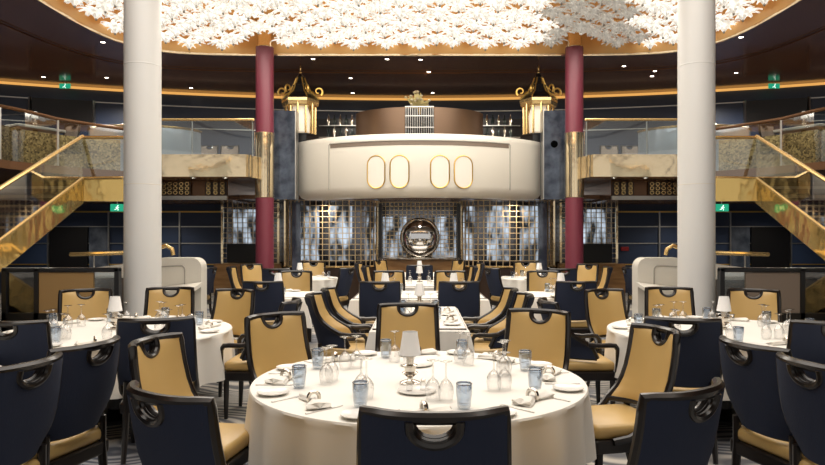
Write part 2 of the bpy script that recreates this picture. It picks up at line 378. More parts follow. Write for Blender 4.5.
# upper decks: floor slab, fascia, dropped soffit
t = MB(); t.box((0, 17.6, 2.93), (7.0, 4.2, 0.14))
struct(t, 'floor_upper', 'soffit', 'upper deck floor slab behind the cream balcony', 'floor', False)
t = MB(); t.box((0, 17.35, 2.55), (9.6, 1.7, 0.10)); struct(t, 'ceiling_lower', 'soffit', 'bronze soffit over the lattice screens', 'ceiling', False)
for s in (-1, 1):
    n = SIDE[s]
    t = MB(); t.box((s*8.3, 16.6, 2.95), (9.5, 3.7, 0.16)); struct(t, 'floor_%s' % n, 'soffit', 'upper deck floor slab on the %s with bronze underside' % n, 'floor', False)
    t = MB(); t.box((s*8.5, 16.95, 2.655), (8.0, 2.9, 0.42)); struct(t, 'ceiling_%s' % n, 'soffit', 'dropped bronze soffit under the %s upper deck' % n, 'ceiling', False)
    t = MB(); t.box((s*8.5, 15.47, 2.47), (8.0, 0.08, 0.09)); struct(t, 'trim_soffit_%s' % n, 'steel_trim', 'chrome band along the %s dropped soffit' % n, 'trim', False)
    # gold fascia + glass balustrade = balcony front
    bal = thing('balcony_front', 'pale brass balcony front with glass balustrade on the %s' % n, 'balcony', (0, 0, 0))
    x0, x1 = 3.72, 5.75; Yf = 14.2
    t = MB(); t.box((s*(x0+x1)/2, Yf, 3.09), (x1-x0, 0.12, 0.48)); t.build('fascia', 'pale_brass', bal, False)
    t = MB(); a = Vector((s*x0, Yf, 0)); e = Vector((s*3.60, 14.75, 0))
    ang = math.atan2(e.y-a.y, e.x-a.x); t.box(((a.x+e.x)/2, (a.y+e.y)/2, 3.09), ((e-a).length, 0.1, 0.48), ang); t.build('fascia_return', 'pale_brass', bal, False)
    t = MB(); t.box((s*(3.55+x1)/2, Yf, 3.69), (x1-3.55, 0.03, 0.72)); t.build('glass_panel', 'rail_glass', bal, False)
    t = MB(); t.box((s*(3.55+x1)/2, Yf, 4.08), (x1-3.55, 0.06, 0.055), bev=0.015); t.build('top_rail', 'brass', bal, False)
    for X, nm in ((3.6, 'post'), (4.9, 'post'), (5.7, 'post')):
        MB().tube([(s*X, Yf+.03, 3.3), (s*X, Yf+.03, 4.08)], 0.018, 8).build('post', 'steel_trim', bal)
    # perforated gold grilles
    for j, (pa, pb) in enumerate(((161, 190), (205, 226))):
        X0, X1 = abs((pa-CX)*15.4/F), abs((pb-CX)*15.4/F); xc = (X0+X1)/2; w = X0-X1
        g = thing('wall_grille', 'gold pierced grille under the %s balcony, %s' % (n, ('beside the white column', 'nearer the maroon column')[j]), 'grille', (s*xc, 15.40, 2.69), group='pierced grilles under the balconies')
        MB().box((0, 0.03, 0), (w, 0.02, 0.31)).build('backing', 'dark_brown', g, False)
        t = MB(); nx, nz = int(w/0.125), 3
        for i in range(nx):
            for k in range(nz):
                cx_ = -w/2+(i+.5)*w/nx; cz = -.15+(k+.5)*.30/nz
                t.tube([(cx_+.045*math.cos(q*PI/4), 0, cz+.037*math.sin(q*PI/4)) for q in range(8)], 0.013, 5, closed=True)
        t.build('grille', 'brass', g)
    # curved glass enclosure with brass top behind the balustrade
    gl = thing('glass_enclosure', 'curved reflective glass enclosure with brass top behind the %s balustrade' % n, 'screen', (s*6.5, 15.7, 3.03))
    MB().grid(lambda u, v: Vector((1.3*math.cos(PI+PI*u), 0.95*math.sin(PI+PI*u), 1.0*v)), 24, 1).build('panel', 'frosted', gl)
    MB().tube([(1.3*math.cos(PI+PI*u/24), 0.95*math.sin(PI+PI*u/24), 1.02) for u in range(25)], 0.03, 8).build('top_rail', 'brass', gl)

# ------------------------------------------------------------------ lower back wall: doors, lattices, windows
for s in (-1, 1):
    n = SIDE[s]
    t = MB(); t.box((s*9.65, 18.17, 0.91), (1.05, 0.06, 1.82)); d = struct(t, 'door_%d' % (1 if s < 0 else 2), 'black', 'black doorway in the lower navy wall on the %s' % n, 'door', False)
    t = MB(); t.box((s*8.82, 18.17, 0.91), (0.54, 0.03, 1.82)); struct(t, 'trim_panel_%s' % n, 'marble', 'paler blue panel beside the %s doorway' % n, 'trim', False)
    t = MB()
    for X in (10.22, 8.55, 6.6): t.box((s*X, 18.16, 1.12), (0.035, 0.05, 2.24))
    struct(t, 'trim_upright_%s' % n, 'steel_trim', 'upright metal lines on the %s lower navy wall' % n, 'trim', False)
t = MB(); t.box((5.65, 18.17, 1.22), (0.22, 0.04, 0.11), bev=.01)
tag(t.build('wall_sign', 'red_sign', smooth=False), 'small red sign on the navy wall behind the right-hand chairs', 'sign')

def lattice(loc_fn, w, z0, z1, nx, nz, name_label, bar=0.018, depth=0.035):
    """loc_fn(u, d) -> (x, y) along the screen, d = distance towards the room"""
    root = thing('lattice_screen', name_label, 'screen')
    t = MB()
    for i in range(nx+1):
        u = i/nx; p = Vector((*loc_fn(u, 0), 0)); q = Vector((*loc_fn(min(u+.01, 1), 0), 0)); q0 = Vector((*loc_fn(max(u-.01, 0), 0), 0)); a = math.atan2((q-q0).y, (q-q0).x)
        t.box((p.x, p.y, (z0+z1)/2), (bar, depth, z1-z0), a)
    for k in range(nz+1):
        z = z0+(z1-z0)*k/nz; m_ = 16
        for i in range(m_):
            p = Vector((*loc_fn(i/m_, 0), z)); q = Vector((*loc_fn((i+1)/m_, 0), z)); d = q-p
            t.box((p+q)/2, (d.length, depth, bar), math.atan2(d.y, d.x))
    t.build('lattice', 'lattice', root, False, fix=False)
    for u in (0, 1):
        p = loc_fn(u, 0); MB().box((p[0], p[1], (z0+z1)/2), (0.06, 0.07, z1-z0)).build('frame_post', 'pale_brass', root, False)
    return root
def window_pane(k, x0, x1, y, z0, z1, label):
    w = thing('window_%d' % k, label, 'window', kind='structure')
    MB().box(((x0+x1)/2, y, (z0+z1)/2), (x1-x0, 0.02, z1-z0)).build('pane', 'window_glow', w, False)
t = MB(); t.box((0, 18.15, 1.4), (10.6, 0.06, 2.3)); struct(t, 'wall_alcove', 'alcove_mirror', 'dark mirrored wall behind the lattice screens', 'wall', False)
wk = 1
for s in (-1, 1):
    n = SIDE[s]
    a, e = (5.24, 17.6), (3.75, 17.6)
    lattice(lambda u, d: (s*(a[0]+(e[0]-a[0])*u), 17.55), 1.5, 0.85, 2.46, 11, 12, 'flat champagne lattice screen beside the %s maroon column' % n)
    def drum(u, d): q = PI*(0.06+0.88*u); return (s*(2.22+1.2*math.cos(q)), 16.85-0.62*math.sin(q))
    lattice(drum, 2.6, 0.83, 2.46, 20, 12, 'bowed champagne lattice screen between the medallion and the %s maroon column' % n)
    t = MB(); t.grid(lambda u, v: Vector((s*(2.22+1.24*math.cos(PI*(.05+.9*u))), 16.87-0.66*math.sin(PI*(.05+.9*u)), 0.80*v)), 20, 1)
    t.grid(lambda u, v: Vector((s*(2.22+1.24*math.cos(PI*(.05+.9*u))*v), 16.87-0.66*math.sin(PI*(.05+.9*u))*v, 0.80)), 20, 1)
    tag(t.build('screen_plinth', 'dark_brown'), 'dark brown bowed plinth under the %s lattice screen' % n, 'plinth')
    t = MB(); t.tube([(s*(2.22+1.25*math.cos(PI*(.05+.9*u/20))), 16.87-0.67*math.sin(PI*(.05+.9*u/20)), 0.81) for u in range(21)], 0.022, 6)
    tag(t.build('plinth_rail', 'brass'), 'brass edge on the bowed plinth of the %s lattice screen' % n, 'rail')
    # honey-wood dado and black cabinet below the flat screen
    t = MB(); t.box((s*4.55, 17.5, 0.42), (1.75, 0.2, 0.84)); struct(t, 'trim_dado_%s' % n, 'honey', 'honey wood dado under the %s flat lattice screen' % n, 'trim', False)
    t = MB(); t.box((s*4.65, 17.42, 1.12), (0.86, 0.10, 0.50), bev=.02)
    tag(t.build('gloss_cabinet', 'black', smooth=False), 'black gloss panel on the dado by the %s maroon column' % n, 'cabinet')
    for (xa, xb, za, zb, w) in ((5.1, 4.2, 1.35, 2.3, 'behind the %s flat lattice'), (3.4, 2.75, 0.9, 2.4, 'behind the %s bowed lattice, outer one'), (2.45, 1.85, 0.9, 2.4, 'behind the %s bowed lattice, middle one'), (1.5, 1.15, 0.9, 2.4, 'behind the %s bowed lattice, inner one'), (1.0, 0.35, 1.0, 2.1, '%s of the round medallion')):
        window_pane(wk, min(s*xa, s*xb), max(s*xa, s*xb), 18.1, za, zb, 'daylit window '+w % n); wk += 1
    # dark lacquer post between bays
    t = MB(); t.box((s*1.0, 16.75, 1.2), (0.09, 0.12, 2.4)); tag(t.build('bay_post', 'black', smooth=False), 'black post between medallion bay and %s bowed lattice' % n, 'post')
    t = MB(); t.box((s*3.02, 16.2, 1.2), (0.20, 0.10, 2.4)); tag(t.build('mirror_post', 'marble', smooth=False), 'dark mirror post beside the %s maroon column' % n, 'post')
lattice(lambda u, d: (-1.0+2.0*u, 17.3), 2, 1.05, 2.46, 18, 13, 'champagne lattice screen behind the round medallion')
# medallion
md = thing('wall_medallion', 'round convex mirror medallion with silver rim at the centre of the back wall', 'medallion', (0.01, 17.1, 1.53))
MB().grid(lambda u, v: Vector((0.47*math.sin(v*PI/2)*math.cos(2*PI*u), -0.16*math.cos(v*PI/2), 0.47*math.sin(v*PI/2)*math.sin(2*PI*u))), 32, 8, wrap=True).build('mirror', 'mirror', md)
MB().tube([(0.49*math.cos(2*PI*k/40), 0, 0.49*math.sin(2*PI*k/40)) for k in range(40)], 0.03, 8, closed=True).build('rim', 'silver', md)
MB().box((0, 0.09, 0), (0.10, 0.16, 0.1)).build('bracket', 'silver', md, False)
t = MB(); t.box((0, 16.75, 0.5), (1.9, 0.5, 1.0), bev=.03); struct(t, 'trim_center', 'honey', 'honey wood counter front below the medallion', 'trim', False)
t = MB(); t.grid(lambda u, v: Vector((-1.0+2*u, 16.47-0.18*math.sin(PI*u)+0.7*v, 1.03)), 20, 1); t.grid(lambda u, v: Vector((-1.0+2*u, 16.47-0.18*math.sin(PI*u), 1.0+.03*v)), 20, 1)
tag(t.build('counter_top', 'silver'), 'curved silver counter top below the medallion', 'counter')

# ------------------------------------------------------------------ cream balcony pod
pod = thing('cream_balcony', 'cream bowed balcony front with four gold oval outlines', 'balcony')
PH, PB = 2.87, 1.37     # half chord, bulge
PR = (PH*PH+PB*PB)/(2*PB); PYC = 15.5-PB+PR
def pod_pt(x, z, off=0.0):
    r = PR+off; y = PYC-math.sqrt(max(r*r-x*x, 0)); return Vector((x, y, z))
prof = [(2.43, -0.65), (2.43, -0.22), (2.47, -0.10), (2.56, -0.03), (2.66, 0.0), (3.66, 0.0), (3.74, -0.01), (3.78, -0.04), (3.78, -0.30)]
t = MB()
def podf(u, v):
    k = v*(len(prof)-1); i = min(int(k), len(prof)-2); fr = k-i
    z = prof[i][0]*(1-fr)+prof[i+1][0]*fr; o = prof[i][1]*(1-fr)+prof[i+1][1]*fr
    q = (2*u-1)*math.asin(PH/PR)
    return Vector(((PR+o)*math.sin(q), PYC-(PR+o)*math.cos(q), z))
t.grid(podf, 48, len(prof)-1); t.build('front', 'pod', pod)
t = MB()
for s in (-1, 1):
    X = s*2.02; p = pod_pt(X, 0, 0.003); a = math.atan2(X, PYC-p.y)
    t.tube([pod_pt(X, z, 0.004) for z in (2.60, 2.8, 3.2, 3.6)]+[pod_pt(X-s*.03, 3.63, .004)], 0.014, 6)
t.tube([pod_pt(-2.0+4.0*k/30, 3.63, 0.004) for k in range(31)], 0.016, 6)
t.build('panel_seam', 'grey_line', pod)
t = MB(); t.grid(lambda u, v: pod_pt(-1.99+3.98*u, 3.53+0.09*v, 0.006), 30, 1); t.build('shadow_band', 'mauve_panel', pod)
for px, pxb in ((366.3, 385.3), (389.5, 409.5), (430, 450), (454, 473.6)):
    Yc = 14.15; xc = ((px+pxb)/2-CX)*Yc/F; hw = (pxb-px)/2*Yc/F-.012; z0, z1 = CH+(HY-188.5)*Yc/F+.015, CH+(HY-154.5)*Yc/F-.015
    ol = [(xc+hw*math.cos(PI*k/14), z1-hw+hw*math.sin(PI*k/14)) for k in range(15)]+[(xc+hw*math.cos(PI+PI*k/14), z0+hw+hw*math.sin(PI+PI*k/14)) for k in range(15)]
    ovo = MB(); ovo.tube([pod_pt(x, z, 0.006) for x, z in ol], 0.014, 6, closed=True); ov = ovo.build('oval_outline', 'gold_paint', pod)
    inn = MB(); inn.add([pod_pt(x, z, 0.007) for x, z in ol]+[pod_pt(xc, (z0+z1)/2, .007)], [(i, (i+1) % 30, 30) for i in range(30)]); inn.build('inlay', 'pod_white', ov, False)
# marble pylons
for s in (-1, 1):
    Y = 15.1; xa, xb = ((273-CX), (296.5-CX)); w = (xb-xa)*Y/F; xc = -s*(xa+xb)/2*Y/F
    m_ = thing('marble_pylon', 'navy marble pylon at the %s end of the cream balcony%s' % (SIDE[s], ', with a dark round hole' if s > 0 else ''), 'pylon', (xc, Y, 2.41))
    MB().box((0, .15, 1.02), (w, 0.3, 2.04), bev=.012).build('slab', 'marble', m_, False)
    t = MB()
    for x in (-w/2, w/2): t.box((x, 0.02, 1.02), (0.02, 0.3, 2.04))
    t.build('edge_trim', 'steel_trim', m_, False)
    if s > 0:
        t = MB(); t.tube([(0, -0.015, 1.27), (0, 0.02, 1.27)], 0.082, 24); t.build('round_hole', 'hole_black', m_)

# upper centre: bronze drum, rod screen with flowers, lanterns, bottles
t = MB(); t.grid(lambda u, v: Vector((1.67*math.sin((2*u-1)*1.35), 17.2-1.25*math.cos((2*u-1)*1.35), 3.0+1.70*v)), 40, 1)
t.grid(lambda u, v: Vector((1.67*v*math.sin((2*u-1)*1.35), 17.2-1.25*v*math.cos((2*u-1)*1.35), 4.70)), 40, 1)
tag(t.build('bar_drum', 'drum'), 'brown bronze drum wall standing behind the cream balcony', 'bar front')
rs = thing('rod_screen', 'upright brass rod screen at the centre of the bronze drum', 'screen', (0, 15.62, 3.0))
for i in range(13): MB().tube([(-0.32+i*0.0533, 0, 0.0), (-0.32+i*0.0533, 0, 1.64)], 0.011, 6).build('rod', 'steel_trim', rs)
MB().box((0, .16, .82), (.70, .03, 1.62)).build('backing', 'black', rs, False)  # black sheet painted in for the dark of the opening behind the rods
for z in (1.15, 1.42, 1.64): MB().box((0, 0.0, z), (0.68, 0.03, 0.02)).build('crossbar', 'steel_trim', rs, False)
fl = thing('flower_arrangement', 'cream and gilt flower arrangement over the centre rod screen', 'flowers', (0, 15.82, 3.0))
MB().lathe([(0.0, 0), (0.06, 0.0), (0.03, 0.3), (0.03, 1.3), (0.09, 1.66), (0.08, 1.66), (0.02, 1.3)], 16).build('vase', 'brass', fl)
t = MB(); tf = MB()
for i in range(46):
    q = random.uniform(0, 2*PI); e = random.uniform(0.1, 1.4); L = random.uniform(0.2, 0.46)
    d = Vector((math.cos(q)*math.cos(e), math.sin(q)*math.cos(e)*.5, math.sin(e))); p = Vector((0, 0, 1.62)); n_ = d.cross(Vector((0, 1, .2)))*1.0; n_ = n_.normalized()*0.05
    t.add([p, p+d*L*.6+n_, p+d*L, p+d*L*.6-n_], [(0, 1, 2, 3)])
    if i % 2 == 0: tf.lathe([(0, -.035), (.03, -.015), (.04, .01), (0, .035)], 7, p+d*L)
t.build('leaves', 'leaf', fl, fix=False); tf.build('blossoms', 'flower', fl)
def lantern(s):
    n = SIDE[s]
    L = thing('pagoda_lantern', 'gilded pagoda lantern standing at the %s end of the cream balcony' % n, 'lantern', (s*2.86, 15.85, 3.0))
    MB().lathe([(0.40, 0), (0.40, 0.95), (0.42, 0.96), (0.42, 1.0)], 6).build('pedestal', 'black', L, False)
    for k in range(12):
        q = PI/6*k; MB().tube([(0.36*math.cos(q), 0.36*math.sin(q), 1.0), (0.36*math.cos(q), 0.36*math.sin(q), 1.82)], 0.026, 6).build('post', 'brass', L)
    MB().lathe([(0.05, 1.0), (0.22, 1.06), (0.24, 1.45), (0.16, 1.74), (0.04, 1.8)], 12).build('lamp_glass', 'lantern_glass', L)
    MB().lathe([(0.40, 1.66), (0.43, 1.68), (0.45, 1.77), (0.45, 1.83), (0.40, 1.85)], 6).build('cornice', 'brass', L, False)
    t = MB(); t.lathe([(0.44, 1.84), (0.36, 1.93), (0.24, 2.02), (0.18, 2.16), (0.20, 2.19), (0.13, 2.24), (0.09, 2.36), (0.10, 2.38), (0.02, 2.50)], 6); t.build('roof', 'black', L, False)
    t = MB()
    for k in range(6):
        q = PI/3*k; t.tube([((r+.012)*math.cos(q), (r+.012)*math.sin(q), z) for r, z in ((0.44, 1.85), (0.36, 1.94), (0.24, 2.03), (0.18, 2.17), (0.13, 2.25), (0.09, 2.37))], 0.016, 5)
    t.build('roof_rib', 'gold_paint', L)
    MB().lathe([(0.02, 2.45), (0.04, 2.5), (0.015, 2.54), (0.03, 2.58), (0.0, 2.735)], 10).build('finial', 'brass', L)
    for k in range(6):
        q = PI/3*k+.001; pts = []
        for j in range(15):
            a = -0.9+j*0.42; r = 0.115*(1-j/19); pts.append(((0.43+r*math.cos(a))*math.cos(q), (0.43+r*math.cos(a))*math.sin(q), 2.04+r*math.sin(a)))
        MB().tube(pts, [0.028*(1-j/24) for j in range(15)], 6).build('scroll', 'gold_paint', L)
for s in (-1, 1):
    lantern(s)
    t = MB(); t.box((s*2.25, 18.3, 3.95), (1.6, 0.3, 1.7)); tag(t.build('back_bar', 'black', smooth=False), 'black back bar cabinet on the upper deck, %s of the bronze drum' % SIDE[s], 'cabinet')
    for k in range(10):
        r, c_ = divmod(k, 5)
        o = MB().lathe([(0, 0), (.045, 0), (.045, .17), (.016, .23), (.016, .29), (0, .29)], 10).build('bottle', 'silver' if k % 2 else 'bottle', loc=(s*(1.85+c_*0.16), 18.08, 4.28+r*0.0+(0.0 if r == 0 else .32)))
        tag(o, 'bottle standing on the dark back bar %s of the bronze drum' % SIDE[s], 'bottle', 'bottles on the %s back bar' % SIDE[s])
    for r in (0, 1):
        t = MB(); t.box((s*2.2, 18.08, 4.268+r*.32), (1.1, 0.14, 0.02)); tag(t.build('bottle_shelf', 'steel_trim', smooth=False), '%s bottle shelf on the back bar %s of the bronze drum' % (('lower', 'upper')[r], SIDE[s]), 'shelf')

# ------------------------------------------------------------------ stairs and galleries
for s in (-1, 1):
    n = SIDE[s]
    X0, X1 = 5.87, 7.5; YL, ZL = 11.5, 2.42; slope = 0.47; YB = YL-ZL/slope; nst = 14
    st = thing('staircase', 'brass-sided staircase with glass balustrade descending on the %s' % n, 'staircase')
    rise = ZL/nst; run = (YL-YB)/nst
    for k in range(nst):
        z = rise*(k+1); y = YB+run*k
        tr = MB().box((s*(X0+X1)/2, y+run/2+.02, z-.06), (X1-X0-.06, run+.05, 0.12)).build('step', 'tread', st, False)
        MB().box((s*(X0+X1)/2, y, z-.02), (X1-X0-.08, 0.03, 0.045)).build('nosing', 'nosing', tr, False)
    for nm, X in (('inner_stringer', X0), ('outer_stringer', X1)):
        def sp(u, v, X=X):
            y = YB+(YL-YB)*u; return Vector((s*X, y, max(slope*(y-YB)-0.26+0.42*v, 0.0)))
        t = MB()
        N_ = 14
        poly = [(sp(k/N_, 0).y, sp(k/N_, 0).z) for k in range(N_+1)]+[(sp(k/N_, 1).y, sp(k/N_, 1).z) for k in range(N_, -1, -1)]
        t.prism(poly, lambda u, v, w: Vector((s*(X-0.02+w), u, v)), 0.05); t.build(nm, 'brass_sheet', st, False)
        t = MB(); t.tube([(s*X, YB+(YL-YB)*k/N_, sp(k/N_, 1).z+.01) for k in range(N_+1)], 0.03, 6); t.build('stringer_cap', 'brass', st)
        t = MB(); t.grid(lambda u, v, X=X: Vector((s*X, YB+(YL-YB)*u, sp(u, 1).z+0.03+0.70*v)), N_, 1); t.build('glass_panel', 'rail_glass', st, False)
        t = MB(); t.tube([(s*X, YB+(YL-YB)*k/N_, sp(k/N_, 1).z+0.74) for k in range(N_+1)], 0.032, 8); t.build('handrail', 'brass', st)
    # landing
    ld = thing('stair_landing', 'brass-fronted stair landing behind the %s white column' % n, 'landing')
    t = MB(); t.box((s*6.4, 12.36, ZL-.09), (2.4, 1.06, 0.18)); t.build('deck', 'soffit', ld, False)
    A = [Vector((s*5.87, 11.5, 0)), Vector((s*5.12, 11.62, 0)), Vector((s*4.72, 11.95, 0))]
    tops = [2.58, 2.60, 2.74]
    t = MB(); g = MB()
    for i in range(2):
        a, e = A[i], A[i+1]
        zb, zt = (2.19, 2.19, 2.30, 2.7)[i], tops[i]
        t.add([(a.x, a.y, 2.19 if i < 2 else 2.25), (e.x, e.y, 2.19 if i < 1 else 2.3), (e.x, e.y, tops[i+1]), (a.x, a.y, tops[i])], [(0, 1, 2, 3)])
        d = (e-a).normalized(); nrm = Vector((-d.y, d.x, 0))*0.05
        t.add([(a.x+nrm.x, a.y+nrm.y, 2.19 if i < 2 else 2.25), (e.x+nrm.x, e.y+nrm.y, 2.19 if i < 1 else 2.3), (e.x+nrm.x, e.y+nrm.y, tops[i+1]), (a.x+nrm.x, a.y+nrm.y, tops[i])], [(0, 1, 2, 3)])
        g.add([(a.x, a.y, tops[i]+.02), (e.x, e.y, tops[i+1]+.02), (e.x, e.y, tops[i+1]+.7), (a.x, a.y, tops[i]+.7)], [(0, 1, 2, 3)])
    t.build('front_panel', 'brass_sheet', ld, False); g.build('glass_panel', 'rail_glass', ld, False)
    MB().tube([(p.x, p.y, z+.72) for p, z in zip(A, tops)], 0.03, 8).build('handrail', 'brass', ld)
    MB().tube([(p.x, p.y, z+.01) for p, z in zip(A, tops)], 0.028, 8).build('panel_cap', 'brass', ld)
    # exit sign under the landing
    ex = thing('exit_sign', 'green exit sign hanging under the %s stair landing' % n, 'exit sign', (s*5.32, 11.62, 2.08), group=None)
    MB().box((0, 0, 0), (0.24, 0.035, 0.13), bev=.008).build('sign_box', 'green', ex, False)
    t = MB(); t.lathe([(0, -.012), (.012, 0), (0, .012)], 8, (0.02, -.022, .035)); t.tube([(0.015, -.022, .02), (0.0, -.022, -.01)], .008, 5)
    t.tube([(0.0, -.022, -.01), (.025, -.022, -.025), (.02, -.022, -.05)], .006, 5); t.tube([(0, -.022, -.01), (-.02, -.022, -.03), (-.04, -.022, -.03)], .006, 5)
    t.tube([(0.015, -.022, .015), (.04, -.022, 0)], .005, 5); t.tube([(0.015, -.022, .015), (-.02, -.022, .005)], .005, 5)
    t.build('running_figure', 'sign_white', ex)
    MB().tube([(0, 0, .06), (0, 0, .255)], .008, 6).build('hanger', 'steel_trim', ex)
    # gallery deck, front, table
    t = MB()
    pl = [(7.6, 6.0), (7.45, 12.0), (6.9, 13.2), (6.1, 14.1), (6.1, 15.0), (13.9, 15.0), (13.9, 6.0)]
    t.prism(pl, lambda u, v, w: Vector((s*u, v, 2.80+w)), 0.15); struct(t, 'floor_gallery_%s' % n, 'soffit', 'raised gallery floor above the %s staircase' % n, 'floor', False)
    ga = thing('gallery_balustrade', 'bronze-railed glass balustrade of the %s gallery with mosaic base' % n, 'balustrade')
    G = [at(CX+s*(CX-px), py, Y) for px, py, Y in ((-60, 94, 10.6), (0, 106, 12.0), (25, 111, 12.7), (58, 119, 13.3), (90, 124, 13.8), (124, 129, 14.15))]
    MB().tube(G, 0.035, 8).build('handrail', 'soffit', ga)
    t = MB()
    for i in range(5):
        a, e = G[i], G[i+1]; t.add([(a.x, a.y, 2.96), (e.x, e.y, 2.96), (e.x, e.y, e.z-.03), (a.x, a.y, a.z-.03)], [(0, 1, 2, 3)])
    t.build('glass_panel', 'rail_glass', ga, False)
    for i in (1, 3): MB().tube([(G[i].x, G[i].y, 2.96), (G[i].x, G[i].y, G[i].z)], 0.02, 8).build('post', 'steel_trim', ga)
    t = MB()
    for i in range(5):
        a, e = G[i], G[i+1]; t.add([(a.x+s*.10, a.y+.05, 2.96), (e.x+s*.10, e.y+.05, 2.96), (e.x+s*.10, e.y+.05, 3.64), (a.x+s*.10, a.y+.05, 3.64)], [(0, 1, 2, 3)])
        a, e = a*1, e*1; t.add([(a.x+s*.13, a.y+.08, 2.96), (e.x+s*.13, e.y+.08, 2.96), (e.x+s*.13, e.y+.08, 3.64), (a.x+s*.13, a.y+.08, 3.64)], [(0, 1, 2, 3)])
    t.build('mosaic_base', 'mosaic', ga, False)
    gt = thing('gallery_table', 'white-topped table on the %s gallery beside the bronze rail' % n, 'table', (s*7.80, 13.4, 2.95), math.radians(62) if s < 0 else math.radians(118))
    MB().box((0, 0, 0.80), (0.98, 0.52, 0.06), bev=.015).build('tabletop', 'white_counter', gt, False)
    MB().lathe([(0.25, 0), (0.25, .03), (.05, .06), (.05, .77)], 16).build('pedestal', 'brass', gt)
    gp = MB(); gp.box((s*7.15, 12.6, 2.66), (0.9, 0.05, 0.16)); 
    # dark opening in the upper wall with silver surround
    Xa, Xb = 10.65, 9.15
    t = MB(); t.box((s*(Xa+Xb)/2, arc_wall_pt(10.0)-.03, 5.03), (Xa-Xb, 0.08, 0.66), s*-0.34); rc = tag(t.build('wall_screen', 'black', smooth=False), 'black panel in a silver frame on the upper %s wall' % n, 'panel')
    for e in (Xa, Xb): MB().box((s*e, arc_wall_pt(e)-.06, 5.03), (0.05, 0.08, 0.7)).build('frame_bar', 'steel_trim', rc, False)
    # exit sign on the upper cove
    p = at(CX+s*(CX-65), 86, 17.9)
    ex2 = thing('exit_sign', 'green exit sign high under the bronze ceiling on the %s' % n, 'exit sign', p)
    MB().box((0, 0, 0), (0.30, 0.04, 0.13), bev=.01).build('sign_box', 'green', ex2, False)
    t = MB(); t.lathe([(0, -.016), (.016, 0), (0, .016)], 8, (0.02, -.026, .045)); t.tube([(0.015, -.026, .025), (0, -.026, -.015), (.03, -.026, -.06)], .01, 5); t.tube([(0, -.026, -.015), (-.05, -.026, -.04)], .009, 5)
    t.build('running_figure', 'sign_white', ex2)
    MB().tube([(0, 0, .07), (0, 0, RING_Z-p.z)], .01, 6).build('hanger', 'steel_trim', ex2)

    # low smoked-glass partition
    pt = thing('booth_partition', 'low black-framed glass partition with %s panel, %s of the white column' % (('tan' if s < 0 else 'grey'), n), 'partition', (0, 8.82, 0))
    xa, xb = 5.56, 4.0
    t = MB(); t.box((s*(xa+xb)/2, 0, 1.135), (xa-xb, 0.09, 0.06), bev=.012); t.box((s*(xa+xb)/2, 0, 0.28), (xa-xb, 0.09, 0.56))
    for X in (xa-.03, xb+.03, 5.10): t.box((s*X, 0, 0.6), (0.06, 0.09, 1.1))
    t.build('frame', 'black', pt, False)
    MB().box((s*4.72, 0.0, 0.83), (0.74, 0.05, 0.54)).build('infill_panel', 'tan_panel' if s < 0 else 'mauve_panel', pt, False)
    MB().box((s*5.33, 0, 0.83), (0.44, 0.015, 0.54)).build('glass_pane', 'dark_glass', pt, False)
    MB().box((s*4.19, 0, 0.83), (0.30, 0.015, 0.54)).build('glass_pane', 'rail_glass', pt, False)
    # grey tub chair behind it
    tc_ = thing('tub_chair', 'small grey tub chair behind the glass partition by the %s white column' % n, 'chair', (s*4.46, 9.45, 0))
    t = MB(); t.grid(lambda u, v: Vector(((.24+.03*v)*math.cos(PI*1.05+PI*1.0*u*s), (.24+.03*v)*math.sin(PI*1.05+PI*u*s), 0.42+.55*v)), 20, 3)
    t.grid(lambda u, v: Vector(((.19+.03*v)*math.cos(PI*1.05+PI*1.0*u*s), (.19+.03*v)*math.sin(PI*1.05+PI*u*s), 0.42+.55*v)), 20, 3)
    t.build('back', 'grey_fabric', tc_); MB().lathe([(.0, .3), (.24, .3), (.25, .36), (.24, .44), (0, .46)], 20).build('seat', 'grey_fabric', tc_)
    for k in range(4): MB().tube([(.17*math.cos(PI/4+PI/2*k), .17*math.sin(PI/4+PI/2*k), .31), (.2*math.cos(PI/4+PI/2*k), .2*math.sin(PI/4+PI/2*k), 0)], .016, 6).build('leg', 'wood', tc_)
    # white curved counter wall with brass rail
    wc = thing('white_counter', 'white curved counter with brass rail behind the %s white column' % n, 'counter', (0, 11.0, 0))
    t = MB()
    ol = [(5.55, 0.0), (5.55, 1.04), (4.75, 1.14), (4.3, 1.22), (3.80, 1.22)]+[(3.80+.16*math.sin(PI/2*k/8)*-1, 1.06+.16*math.cos(PI/2*k/8)) for k in range(1, 9)]+[(3.64, 0.0)]
    t.prism(ol, lambda u, v, w: Vector((s*u, w, v)), 0.30); t.build('body', 'white_counter', wc, False)
    t = MB(); ri = [(4.6, .72), (4.6, 1.05), (4.05, 1.09)]+[(3.98+.07*math.sin(-PI/2*k/6)+.0, 1.02+.07*math.cos(PI/2*k/6)) for k in range(7)]+[(3.91, .72)]
    t.tube([(s*u, -.005, v) for u, v in ri], 0.012, 6); t.build('inset_outline', 'grey_line', wc)
    t = MB(); t.add([(s*3.60, -.02, .82), (s*4.9, -.02, .66), (s*4.9, -.45, .60), (s*3.60, -.45, .76), (s*3.60, -.02, .76), (s*4.9, -.02, .58), (s*4.9, -.45, .52), (s*3.60, -.45, .70)], [(0, 1, 2, 3), (7, 6, 5, 4), (0, 4, 5, 1), (1, 5, 6, 2), (2, 6, 7, 3), (3, 7, 4, 0)])
    t.build('ledge', 'white_counter', wc, False)
    MB().tube([(s*5.9, .15, 1.27), (s*5.0, .15, 1.30), (s*4.5, .15, 1.35), (s*4.28, .15, 1.42), (s*4.18, .15, 1.36), (s*4.16, .15, 1.26)], 0.035, 8).build('brass_rail', 'brass', wc)
    for X in (5.5, 5.0, 4.5): MB().tube([(s*X, .15, 1.0), (s*X, .15, 1.30)], .014, 6).build('rail_post', 'steel_trim', wc)

